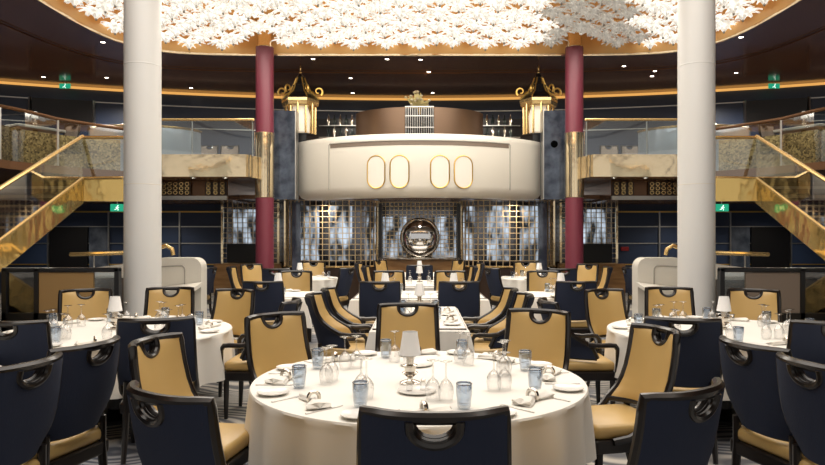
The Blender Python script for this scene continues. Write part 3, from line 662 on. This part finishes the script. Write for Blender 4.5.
# ------------------------------------------------------------------ ceiling downlights and added fill spots
spots = [(313, 58.7), (387, 59), (420.5, 59.5), (350.6, 78), (352.7, 92.8), (296, 83), (428.7, 71.7), (432.6, 92.8), (624, 66), (655, 71), (652, 76), (43.5, 76.8), (106.5, 77.4), (191, 87.7), (103, 42), (736, 72.6), (741, 37)]
for px, py in spots:
    Y = (RING_Z-CH)*F/(HY-py); X = (px-CX)*Y/F
    if abs(X) < 5 and Y < 15.25: Y = 15.25
    d = thing('ceiling_downlight', 'small bright downlight set in the bronze ceiling', 'light', (X, Y, RING_Z), group='downlights in the bronze ceiling')
    MB().lathe([(0.045, -.004), (0.06, -.012), (0.062, 0)], 14, caps=False).build('bezel', 'soffit', d); MB().lathe([(0, -.006), (.045, -.006)], 14, caps=False).build('bulb', 'bulb', d)
for X in (-5.0, -4.3, 4.3, 5.0):
    d = thing('soffit_downlight', 'small downlight under the %s balcony front, %s' % ('left' if X < 0 else 'right', 'nearer the maroon column' if abs(X) < 4.5 else 'nearer the white column'), 'light', (X, 14.6, 2.87), group='downlights under the balconies')
    MB().lathe([(0.04, -.004), (0.055, -.012), (0.057, 0)], 14, caps=False).build('bezel', 'steel_trim', d); MB().lathe([(0, -.006), (.04, -.006)], 14, caps=False).build('bulb', 'bulb', d)
for X in (-9.5, -7, -2.3, 0, 2.3, 7, 9.5):
    lamp('soffit_lamp', 'SPOT', (X, 16.0 if abs(X) < 5 else 17.0, 2.42), 110, (1.0, 0.86, 0.68), 0.05, spot=2.5)  # spots added under the soffit to brighten the back zones
for X in (-10.5, -8, -4.6, 0, 4.6, 8, 10.5): lamp('upper_lamp', 'SPOT', (X, 17.4 if abs(X) < 9 else 15.6, 5.7), 480, (1.0, 0.90, 0.76), 0.06, spot=2.6)  # unseen spots added to brighten the upper navy wall
for X in (-8.2, 8.2): lamp('gallery_lamp', 'SPOT', (X, 12.6, 5.7), 330, (1.0, 0.90, 0.76), 0.06, spot=2.4)  # fill spots added over the galleries, no fixture there
for X in (-7.6, 7.6): lamp('stair_lamp', 'SPOT', (X, 9.6, 2.78), 90, (1.0, 0.84, 0.62), 0.06, spot=2.6)  # unseen fill added to brighten the stair area

# ------------------------------------------------------------------ crystal dome
def blossom(name, m):
    r = thing(name, 'white crystal blossom hanging in the dome', 'chandelier', (0, 0, 0), group='crystal blossoms of the dome')
    t = MB()
    for ring_, (n_, L, z0, dz, w) in enumerate(((9, 0.335, 0.10, 0.08, 0.125), (7, 0.24, 0.04, 0.13, 0.11), (5, 0.13, 0.0, 0.10, 0.08))):
        for k in range(n_):
            q = 2*PI*(k+.5*ring_)/n_+0.2*ring_; c, s_ = math.cos(q), math.sin(q); vs = []
            for i in range(5):
                a = i/4; rr = 0.02+L*a; ww = w*math.sin(PI*(0.12+0.80*a))*0.5; z = z0+dz*math.sin(a*PI*.8)-0.02*a
                for e in (-1, 0, 1): vs.append((rr*c-e*ww*s_, rr*s_+e*ww*c, z+(0.025 if e == 0 else 0)))
            t.add(vs, [(i*3+e, i*3+e+1, i*3+e+4, i*3+e+3) for i in range(4) for e in (0, 1)])
    t.build('petals', m, r, fix=False)
    MB().lathe([(0, -.035), (.022, -.02), (.022, .0), (.012, .03)], 8).build('knob', 'grey_line', r)
    MB().tube([(0, 0, 0.02), (0, 0, 0.55)], 0.008, 5).build('stem', 'brass', r)
    return r
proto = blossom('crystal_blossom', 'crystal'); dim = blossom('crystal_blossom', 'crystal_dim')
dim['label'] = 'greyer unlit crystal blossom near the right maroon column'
cells = []
for j in range(11):
    Y = 14.84-0.40*j
    for i in range(-9, 10):
        X = 0.74*i+(0.37 if j % 2 else 0)
        c, s_ = X/DA, (Y-DC)/DB
        if abs(c)**DN+abs(s_)**DN > 0.97 or abs(X) > 6.45: continue
        if (abs(X)-3.93)**2+(Y-9.3)**2 < .4 or (abs(X)-3.485)**2+(Y-14.8)**2 < .27: continue
        cells.append((X, Y))
used = {}
for X, Y in cells:
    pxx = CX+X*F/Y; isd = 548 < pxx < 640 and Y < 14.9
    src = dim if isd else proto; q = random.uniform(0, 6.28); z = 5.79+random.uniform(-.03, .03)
    if src.name not in used:
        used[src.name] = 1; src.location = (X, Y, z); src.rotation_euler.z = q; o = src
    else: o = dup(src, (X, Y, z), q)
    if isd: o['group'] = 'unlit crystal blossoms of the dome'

# ------------------------------------------------------------------ chairs
def interp(tab, z):
    for (z0, a), (z1, b_) in zip(tab, tab[1:]):
        if z0 >= z >= z1:
            k = (z0-z)/(z0-z1); return a+(b_-a)*k
    return tab[0][1] if z > tab[0][0] else tab[-1][1]
RS = [(1.0, -.30), (.92, -.292), (.84, -.28), (.74, -.258), (.66, -.228), (.60, -.19), (.53, -.12)]
HW = .235
RA = [(1.0, -.30), (.92, -.278), (.84, -.25), (.77, -.205), (.71, -.13), (.67, -.06), (.64, .0), (.53, .05)]
def make_chair(arm):
    tab = RA if arm else RS
    r = thing('dining_armchair' if arm else 'dining_chair', '', 'chair')
    def base(x, z):
        t = (z-.45)/.55; hw = HW+.018*(1-t); u = max(-1, min(1, x/hw)); ym = -.235-.15*t
        return ym+(interp(tab, z)-ym)*abs(u)**2.6
    def S(uu, z):
        t = (z-.45)/.55; hw = HW+.018*(1-t); x = (2*uu-1)*hw; return Vector((x, base(x, z), z))
    def off(uu, z, d):
        p = S(uu, z); a = S(min(uu+.01, 1), z)-S(max(uu-.01, 0), z); c = S(uu, min(z+.01, 1.0))-S(uu, max(z-.01, .5)); n = a.cross(c); n.normalize()
        if n.y > 0: n = -n
        return p+n*d                                     # d > 0: towards the back (outside)
    ZB = .53; HC = .974
    def hole(uu, v):
        z = ZB+(1-ZB)*v; x = (2*uu-1)*HW; return (x/.076)**2+((min(z, HC)-HC)/.060)**2 < 1
    nu, nv = 40, 32
    MB().grid(lambda u, v: off(u, ZB+(1-ZB)*v, .022), nu, nv, hole).build('outer_back', 'navy', r, fix=False)
    def pad(u, v): return off(u, ZB+(1-ZB)*v, -.012-.018*(1-abs(2*u-1)**6)*(1-abs(2*v-1)**8))
    MB().grid(pad, nu, nv, hole).build('back_pad', 'gold_leather', r, fix=False)
    fr = MB()
    zs = [ZB+(1.0-ZB)*k/16 for k in range(17)]
    path = [S(0, z)+Vector((-.004, 0, 0)) for z in zs]+[S(k/16, 1.0) for k in range(1, 16)]+[S(1, z)+Vector((.004, 0, 0)) for z in reversed(zs)]
    if not arm:
        tail = [(.252, .12, .405), (.256, .02, .42), (.258, -.05, .455), (.257, -.09, .49)]
        path = [Vector((-a_, b_, c_)) for a_, b_, c_ in tail]+path+[Vector((a_, b_, c_)) for a_, b_, c_ in reversed(tail)]
    fr.tube(path, 0.0225, 8)
    fr.tube([S(k/16, ZB) for k in range(17)], 0.019, 8)
    hr = [(-.081, .997)]
    for k in range(17):
        q = PI+PI*k/16; hr.append((.081*math.cos(q), HC+.064*math.sin(q)))
    hr.append((.081, .997))
    for d_, r_ in ((.016, .0165), (-.004, .013), (-.022, .0165)): fr.tube([off((x/HW+1)/2, z, d_) for x, z in hr], r_, 8)
    fr.build('back_frame', 'wood', r)
    MB().box((0, -.01, .455), (.47, .46, .085), bev=.032, seg=3).build('seat_cushion', 'gold_leather', r)
    MB().box((0, -.012, .375), (.50, .47, .08), bev=.012).build('seat_frame', 'wood', r, False)
    for s in (-1, 1):
        MB().tube([(s*.222, .195, .40), (s*.222, .195, .2), (s*.215, .20, 0)], [.027, .023, .017], 8).build('leg', 'wood', r)
        MB().tube([(s*.205, -.235, .56), (s*.208, -.225, .40), (s*.212, -.24, .2), (s*.218, -.30, 0)], [.02, .026, .023, .017], 8).build('leg', 'wood', r)
        if arm:
            pts = [(s*.266, -.03, .655), (s*.275, .06, .645), (s*.278, .15, .65), (s*.276, .20, .645), (s*.272, .225, .61), (s*.268, .228, .52), (s*.25, .222, .38)]
            MB().tube(pts, .022, 8).build('armrest', 'wood', r)
    return r
CH_S, CH_A = make_chair(False), make_chair(True)
first = {CH_S.name: True, CH_A.name: True}
def chair(x, y, fx, fy, label, group, arm=False, swap=None, z=0.0):
    L = math.hypot(fx, fy); fx /= L; fy /= L; src = CH_A if arm else CH_S
    loc = (x+.30*fx, y+.30*fy, z)
    if first[src.name]:
        first[src.name] = False; src.location = loc; src.rotation_euler.z = facing(fx, fy); src['label'] = label; src['group'] = group; return src
    return dup(src, loc, facing(fx, fy), label, group, swap)

G0 = 'chairs around the front round table'
chair(.05, 2.245, 0, 1, 'chair with navy back square to the viewer at the near edge of the front table', G0)
chair(-.945, 2.50, .57, .82, 'navy-backed chair at the near left of the front table, turned away', G0)
chair(1.02, 2.56, -.57, .82, 'navy-backed chair at the near right of the front table, turned away', G0)
chair(-1.475, 3.72, .98, -.16, 'tan chair turned sideways at the left side of the front table', G0)
chair(1.47, 4.14, -.975, -.22, 'tan chair with seat showing at the right side of the front table', G0)
chair(-1.06, 4.87, .72, -.70, 'tan chair facing the viewer at the far left of the front table', G0)
chair(.92, 5.12, -.51, -.86, 'tan chair facing the viewer at the far right of the front table', G0)
chair(-.10, 5.58, .02, -1, 'tan chair facing the viewer straight behind the lamp of the front table', G0)
for s in (-1, 1):
    n = SIDE[s]; g = 'chairs around the %s round table' % n
    m = -s        # left data mirrored
    def C(x, y, fx, fy, label, grp, arm=False): chair(x*-s*1.0 if s > 0 else x, y, -fx if s > 0 else fx, fy, label, grp, arm)
    C(-1.86, 4.67, -.28, .96, 'navy-backed chair at the near %s round table, beside the aisle' % n, g)
    C(-2.80, 4.52, -.05, 1, 'navy-backed chair at the near %s round table, cut by the photo edge' % n, g)
    C(-3.58, 7.08, .47, -.88, 'tan chair before the glass partition at the far %s round table' % n, g)
    C(-2.77, 7.33, .15, -1, 'tan chair before the white column at the far %s round table' % n, g)
    C(-1.98, 7.07, -.38, -.92, 'tan chair turned to the %s round table at its far inner side' % n, g)
    C(-1.18, 5.95, -1, .02, 'armchair with its arm and seat side-on at the inner side of the %s round table' % n, g, True)
    g2 = 'chairs cut off at the %s edge' % n
    C(-1.82, 3.6, -.97, .25, 'navy-backed chair facing out of the photo on the %s, farther of the two' % n, g2)
    C(-1.86, 3.06, -.97, .25, 'navy-backed chair facing out of the photo on the %s, nearer of the two' % n, g2)
    g3 = 'chairs at the square tables'
    C(-1.98, 8.35, 0, 1, 'navy-backed chair at the near side of the %s square table' % n, g3)
    C(-2.0, 10.7, 0.02, -1, 'tan chair at the far side of the %s square table' % n, g3)
    g4 = 'chairs around the %s far round table' % n
    C(-2.32, 14.45, .1, -1, 'tan chair at the far side of the %s far round table before the lattice' % n, g4)
    C(-3.36, 13.2, .75, -.65, 'tan chair beside the %s maroon column base, facing the far round table' % n, g4)
    C(-1.30, 11.75, -.92, .35, 'navy-backed chair on the inner side of the %s far round table' % n, g4)
    C(-2.50, 11.5, .15, 1, 'navy-backed chair at the near side of the %s far round table' % n, g4)
    C(-3.42, 12.1, 1, .08, 'chair side-on with tan edge at the outer side of the %s far round table' % n, g4)
    C(-3.80, 11.95, -1, .05, 'navy-backed chair facing the %s white counter, turned from the tables' % n, 'chairs facing the white counters')
    g5 = 'chairs along the centre tables'
    C(-1.02, 6.55, 1, -.02, 'tan armchair side-on at the %s of the near centre table, nearer of two' % n, g5, True)
    C(-.97, 7.22, 1, -.02, 'tan armchair side-on at the %s of the near centre table, farther of two' % n, g5, True)
    C(-.50, 8.33, 0, 1, 'navy-backed chair at the near side of the wide centre table, %s one' % n, g5)
    C(-.50, 10.72, 0, -1, 'tan chair at the far side of the wide centre table, %s one' % n, g5)
    C(-.98, 12.35, 1, -.05, 'chair side-on at the %s of the small centre table, nearer of two' % n, g5)
    C(-1.24, 13.7, 1, -.1, 'chair side-on at the %s of the farthest centre table, nearer of two' % n, g5)
    C(-.92, 15.45, .85, -.5, 'chair side-on at the %s of the farthest centre table, farther of two' % n, g5)
chair(0, 12.85, 0, 1, 'navy-backed chair at the near end of the farthest centre table', 'chairs along the centre tables')
TAUPE = {'navy_fabric': 'taupe', 'tan_leather': 'taupe'}
for s in (-1, 1):
    n = SIDE[s]
    for px, w in ((209, 'nearer the white column'), (230, 'nearer the maroon column')):
        Y = 18.0; X = (px-CX)*Y/F; X = X if s < 0 else -X
        chair(X, Y, 0, -1, 'taupe upper-deck chair behind the %s glass balustrade, %s' % (n, w), 'upper deck chairs', False, TAUPE, 3.03)
    chair(s*7.42, 14.12, s*.34, -.65, 'grey upper-deck chair beside the %s gallery table' % n, 'upper deck chairs', False, TAUPE, 2.95)

# ------------------------------------------------------------------ tables
TOP = .75
def round_table(x, y, R, where, n_folds=20, hem=.36):
    t = thing('round_table', 'round table under white cloth, %s' % where, 'table', (x, y, 0), group='round dining tables')
    MB().lathe([(0, TOP-.04), (R-.01, TOP-.04), (R-.01, TOP-.006), (0, TOP-.006)], 40).build('tabletop', 'dark_brown', t)
    MB().lathe([(0, 0), (.36, 0), (.36, .03), (.09, .07), (.07, .4), (.09, TOP-.04), (0, TOP-.04)], 20).build('pedestal', 'wood', t)
    ph = random.uniform(0, 6)
    def cl(u, v):
        q = 2*PI*u
        if v <= .35: r = R*v/.35; return Vector((r*math.cos(q), r*math.sin(q), TOP))
        if v <= .42: k = (v-.35)/.07; return Vector(((R+.014*math.sin(k*PI/2))*math.cos(q), (R+.014*math.sin(k*PI/2))*math.sin(q), TOP-.014*(1-math.cos(k*PI/2))))
        k = (v-.42)/.58; w = math.cos(n_folds*q+ph)+.5*math.cos((n_folds*.5+1)*q+2*ph)*1.0
        w = max(w, -1.2)
        r = R+.008+.012*k+.034*k**.55*w*.8
        return Vector((r*math.cos(q), r*math.sin(q), TOP-.014-(TOP-hem-.014)*k+.01*k*math.cos(3*q+ph)))
    c = MB().grid(cl, 208, 24, wrap=True).build('tablecloth', 'cloth', loc=(x, y, 0))
    tag(c, 'white folded cloth on round table, %s' % where, 'tablecloth', 'white tablecloths')
def rect_table(x, y, wx, wy, where, hem=.40):
    t = thing('rectangular_table', 'table under white cloth, %s' % where, 'table', (x, y, 0), group='rectangular dining tables')
    MB().box((0, 0, TOP-.023), (wx-.02, wy-.02, .034)).build('tabletop', 'dark_brown', t, False)
    for a in (-1, 1):
        for b_ in (-1, 1): MB().box((a*(wx/2-.08), b_*(wy/2-.08), (TOP-.04)/2), (.06, .06, TOP-.04)).build('leg', 'wood', t, False)
    per = []
    n_ = 22
    for k in range(n_): per.append((-wx/2+wx*k/n_, -wy/2, 0, -1))
    for k in range(n_): per.append((wx/2, -wy/2+wy*k/n_, 1, 0))
    for k in range(n_): per.append((wx/2-wx*k/n_, wy/2, 0, 1))
    for k in range(n_): per.append((-wx/2, wy/2-wy*k/n_, -1, 0))
    P = len(per)
    def cl(u, v):
        i = int(round(u*P)) % P; px_, py_, nx_, ny_ = per[i]; kk = i % n_
        if kk == 0: pn = per[i-1]; nx_, ny_ = nx_+pn[2], ny_+pn[3]
        if v <= .3: return Vector((px_*v/.3, py_*v/.3, TOP))
        k = (v-.3)/.7; e = min(kk, n_-kk)/n_; cor = max(0, 1-e/.16)
        o = .012+k*(.025+.018*math.cos(kk*1.15)*(1-cor)+.07*cor)
        dz = (TOP-hem)*k*(1+.20*cor)
        return Vector((px_+nx_*o, py_+ny_*o, TOP-dz))
    c = MB().grid(cl, P, 14, wrap=True).build('tablecloth', 'cloth', loc=(x, y, 0))
    tag(c, 'white pointed cloth on table, %s' % where, 'tablecloth', 'white tablecloths')
T0 = (-0.004, 3.90)
round_table(*T0, .958, 'nearest and in the middle of the photo')
for s in (-1, 1):
    n = SIDE[s]
    round_table(s*2.69, 5.88, .97, 'on the %s in front of the white column' % n)
    round_table(s*3.35, 3.55, .97, 'at the very %s edge behind two navy chairs' % n)
    round_table(s*2.25, 13.1, .62, 'far %s before the bowed lattice' % n, 16)
    rect_table(s*2.03, 9.52, .92, .92, 'square one %s of the wide centre table' % n)
rect_table(0, 6.95, .88, 1.85, 'near centre one with armchairs at both sides')
rect_table(0, 9.50, 1.84, 1.15, 'wide centre one')
rect_table(0, 11.75, .84, 1.4, 'small centre one behind the wide table')
rect_table(0, 14.3, .84, 1.7, 'farthest centre one below the medallion')

# ------------------------------------------------------------------ table ware prototypes
def p_wine():
    h = .205
    prof = [(.0335, 0), (.041, .045), (.0385, .075), (.024, .10), (.007, .115), (.0045, .13), (.0045, h-.012), (.012, h-.005), (.034, h-.001), (.034, h), (0, h)]
    return MB().lathe(prof, 20, caps=False).build('wine_glass', 'clear')
def p_tumbler():
    o = MB().lathe([(0, .006), (.030, .006), (.033, .012), (.0405, .085), (.040, .115), (.036, .128), (.034, .128), (.0375, .11), (.037, .085), (.030, .02), (0, .018)], 22, caps=False)
    r = o.build('tumbler', 'blue_glass')
    MB().tube([(.037*math.cos(2*PI*k/20), .037*math.sin(2*PI*k/20), .121) for k in range(20)], .0042, 6, closed=True).build('rim', 'rim_glass', r)
    return r
def p_plate(r=.085): return MB().lathe([(0, 0), (r*.6, 0), (r*.66, .003), (r, .013), (r, .017), (r*.68, .009), (0, .008)], 32, caps=False).build('side_plate', 'china')
def p_napkin():
    r = thing('folded_napkin', '', 'napkin')
    t = MB()
    def f(u, v):
        a = 2*u-1; w = (.018+.052*abs(a)**.8)*(0.02 if abs(a) > .97 else 1); e = 2*v*PI; x = .14*a
        hz = .012+.020*abs(a)**.7*(1-.45*abs(a)); pl = 1+.10*math.cos(6*e+3*a); hz = hz*(.02 if abs(a) > .97 else 1)
        return Vector((x+.006*math.cos(4*e)*abs(a), w*math.cos(e)*pl*(1.0 if a > 0 else .85), .016+hz*max(math.sin(e), -.45)*pl))
    t.grid(lambda u, v: f(u, v % 1.0), 18, 28, wrap=False)
    o = t.build('cloth', 'napkin', r)
    lo = min(v.co.z for v in o.data.vertices)
    for v in o.data.vertices: v.co.z -= lo
    MB().tube([(0, .028*math.cos(2*PI*k/16), .028-lo*0+.030*math.sin(2*PI*k/16)-0.0) for k in range(16)], .010, 6, closed=True, sx=1.2).build('napkin_ring', 'silver', r)
    return r
def flat(name, outline, th=.0035):
    t = MB(); t.prism(outline, lambda u, v, w: Vector((u, v, w)), th); return t.build(name, 'cutlery_steel', smooth=False)
def p_knife(): return flat('table_knife', [(-.006, -.11), (.006, -.11), (.007, -.02), (.005, .0), (.010, .03), (.009, .09), (.0, .115), (-.006, .10), (-.005, 0), (-.007, -.02)])
def p_fork():
    o = [(-.006, -.10), (.006, -.10), (.004, .03), (.012, .05), (.012, .10), (.007, .10), (.007, .06), (.0025, .06), (.0025, .10), (-.0025, .10), (-.0025, .06), (-.007, .06), (-.007, .10), (-.012, .10), (-.012, .05), (-.004, .03)]
    return flat('table_fork', o)
def p_lamp():
    r = thing('table_lamp', '', 'lamp')
    MB().lathe([(0, 0), (.058, 0), (.060, .006), (.05, .012), (.02, .022), (0, .022)], 24).build('base', 'silver', r)
    MB().lathe([(.016, .02), (.016, .035), (.042, .055), (.046, .062), (.030, .07), (.034, .095), (.044, .10), (.044, .105), (.022, .112), (.022, .15), (.035, .155), (.03, .165), (.012, .17), (.010, .21)], 20).build('stem', 'silver', r)
    MB().lathe([(.062, .165), (.042, .295), (.040, .295), (.060, .165)], 28, caps=False).build('shade', 'shade', r)
    return r
def p_shaker():
    r = thing('salt_shaker', '', 'shaker')
    MB().lathe([(0, 0), (.016, 0), (.018, .03), (.012, .045), (0, .045)], 12).build('body', 'clear', r); MB().lathe([(.013, .044), (.013, .055), (.006, .062), (0, .063)], 12).build('cap', 'silver', r)
    return r
PROTO = {}
MAKERS = {'wine_glass': (p_wine, 'glass'), 'tumbler': (p_tumbler, 'glass'), 'side_plate': (p_plate, 'plate'), 'folded_napkin': (p_napkin, 'napkin'), 'table_knife': (p_knife, 'knife'), 'table_fork': (p_fork, 'fork'), 'table_lamp': (p_lamp, 'lamp'), 'salt_shaker': (p_shaker, 'shaker')}
ZT = TOP+.0012
def place(kind, x, y, rz, label, group, z=ZT):
    mk, cat = MAKERS[kind]
    if kind not in PROTO:
        o = mk(); PROTO[kind] = o; o.location = (x, y, z); o.rotation_euler.z = rz; return tag(o, label, cat, group)
    o = dup(PROTO[kind], (x, y, z), rz, label, group); o['category'] = cat; return o
def setting(cx, cy, R, deg, table, spot, cutlery=False, glasses=2, napkin=True, plate=True, scale=1.0):
    a = math.radians(deg)
    def P(r, d): q = a+math.radians(d); return cx+r*math.cos(q), cy+r*math.sin(q)
    k = R/.97; j = lambda m_: random.uniform(-m_, m_)
    w = ', %s, %s' % (spot, table)
    x, y = P(.705*k, 19.5+j(1.5)); place('tumbler', x, y, j(3), 'blue-tinted water tumbler' + w, 'water tumblers')
    if glasses >= 1: x, y = P(.545*k, 16+j(2)); place('wine_glass', x, y, j(3), 'upside-down wine glass%s, %s' % (w, 'one nearer its tumbler' if glasses > 1 else 'beside the tumbler'), 'wine glasses')
    if glasses >= 2: x, y = P(.51*k, 6.5+j(2)); place('wine_glass', x, y, j(3), 'upside-down wine glass%s, one farther from its tumbler' % w, 'wine glasses')
    if plate: x, y = P(.865*k, -19); place('side_plate', x, y, 0, 'small white side plate' + w, 'side plates')
    if napkin: x, y = P(.78*k, 2+j(2)); place('folded_napkin', x, y, a+PI/2+j(.6), 'folded napkin in a silver ring' + w, 'napkins')
    if cutlery:
        x, y = P(.83*k, 11.5); place('table_knife', x, y, a+PI/2, 'silver knife' + w, 'cutlery')
        x, y = P(.83*k, -9.5); place('table_fork', x, y, a+PI/2, 'silver fork' + w, 'cutlery')
SP8 = {270: 'near place', 225: 'near left place', 180: 'left place', 135: 'far left place', 90: 'far place', 45: 'far right place', 0: 'right place', 315: 'near right place'}
for d, sp in SP8.items(): setting(*T0, .97, d, 'front round table', sp, True)
place('table_lamp', T0[0]-.05, T0[1]-.12, 0, 'white-shaded silver lamp at the centre of the front round table', 'table lamps')
cd = MB().lathe([(0, 0), (.07, 0), (.105, .010), (.105, .015), (.07, .006), (0, .006)], 32, caps=False).build('condiment_plate', 'china', loc=(-.015, 3.57, ZT)); tag(cd, 'white plate with shakers before the lamp of the front table', 'plate')
for i, (dx, dy) in enumerate(((-.04, .0), (.035, .02))): place('salt_shaker', -.015+dx, 3.57+dy, 0, 'glass shaker on the condiment plate, %s one' % ('left', 'right')[i], 'shakers', ZT+.0065)
p2 = MB().lathe([(0, 0), (.07, 0), (.105, .010), (.105, .015), (.07, .006), (0, .006)], 32, caps=False).build('bread_plate', 'china', loc=(-.02, 4.30, ZT)); tag(p2, 'white plate behind the lamp of the front table', 'plate')
for s in (-1, 1):
    n = SIDE[s]
    for d, sp in SP8.items():
        setting(s*2.69, 5.88, .97, d+11, 'round table on the %s' % n, sp)
    place('table_lamp', s*2.745, 5.95, 0, 'white-shaded lamp on the %s round table' % n, 'table lamps')
    for d, sp in ((270, 'near side'), (90, 'far side')):
        setting(s*2.03, 9.52, .52, d, '%s square table' % n, sp, glasses=2)
    place('table_lamp', s*2.06, 9.62, 0, 'white-shaded lamp on the %s square table' % n, 'table lamps')
    for d, sp in ((270, 'near side'), (90, 'far side'), (180, 'left side'), (0, 'right side')):
        setting(s*2.25, 13.1, .62, d, '%s far round table' % n, sp, glasses=1, napkin=False)
    place('table_lamp', s*2.38, 13.12, 0, 'white-shaded lamp on the %s far round table' % n, 'table lamps')
    place('table_lamp', s*.50, 9.62, 0, 'white-shaded lamp on the %s half of the wide centre table' % n, 'table lamps')
    for y_, sp in ((9.22, 'near'), (9.82, 'far')):
        w = 'at the %s %s seat of the wide centre table' % (sp, n)
        place('tumbler', s*.5+.22, y_, 0, 'blue-tinted water tumbler ' + w, 'water tumblers'); place('wine_glass', s*.5+.13, y_+(.08 if sp == 'near' else -.08), 0, 'upside-down wine glass ' + w, 'wine glasses')
        place('side_plate', s*.5-.18, y_-.05, 0, 'small white side plate ' + w, 'side plates'); place('folded_napkin', s*.5, y_-.06, .2, 'folded napkin in a silver ring ' + w, 'napkins')
    for y_, sp in ((6.45, 'nearer'), (7.2, 'farther')):
        w = 'at the %s %s seat of the near centre table' % (sp, n)
        place('tumbler', s*.18, y_+.16, 0, 'blue-tinted water tumbler ' + w, 'water tumblers'); place('wine_glass', s*.12, y_+.02, 0, 'upside-down wine glass ' + w, 'wine glasses')
        place('side_plate', s*.31, y_-.22, 0, 'small white side plate ' + w, 'side plates'); place('folded_napkin', s*.30, y_-.02, 1.4, 'folded napkin in a silver ring ' + w, 'napkins')
    place('table_lamp', s*7.72, 13.25, 0, 'white-shaded lamp on the %s gallery table' % n, 'table lamps', 2.95+.832)
    for k, y_ in enumerate((11.4, 12.0)):
        w = 'at the %s %s seat of the small centre table' % (('nearer', 'farther')[k], n)
        place('wine_glass', s*.17, y_, 0, 'upside-down wine glass ' + w, 'wine glasses'); place('side_plate', s*.30, y_-.12, 0, 'small white side plate ' + w, 'side plates')
place('table_lamp', .0, 7.5, 0, 'white-shaded lamp on the near centre table', 'table lamps')
place('table_lamp', 0, 11.9, 0, 'white-shaded lamp on the small centre table', 'table lamps')
place('table_lamp', 0, 14.2, 0, 'white-shaded lamp on the farthest centre table', 'table lamps')
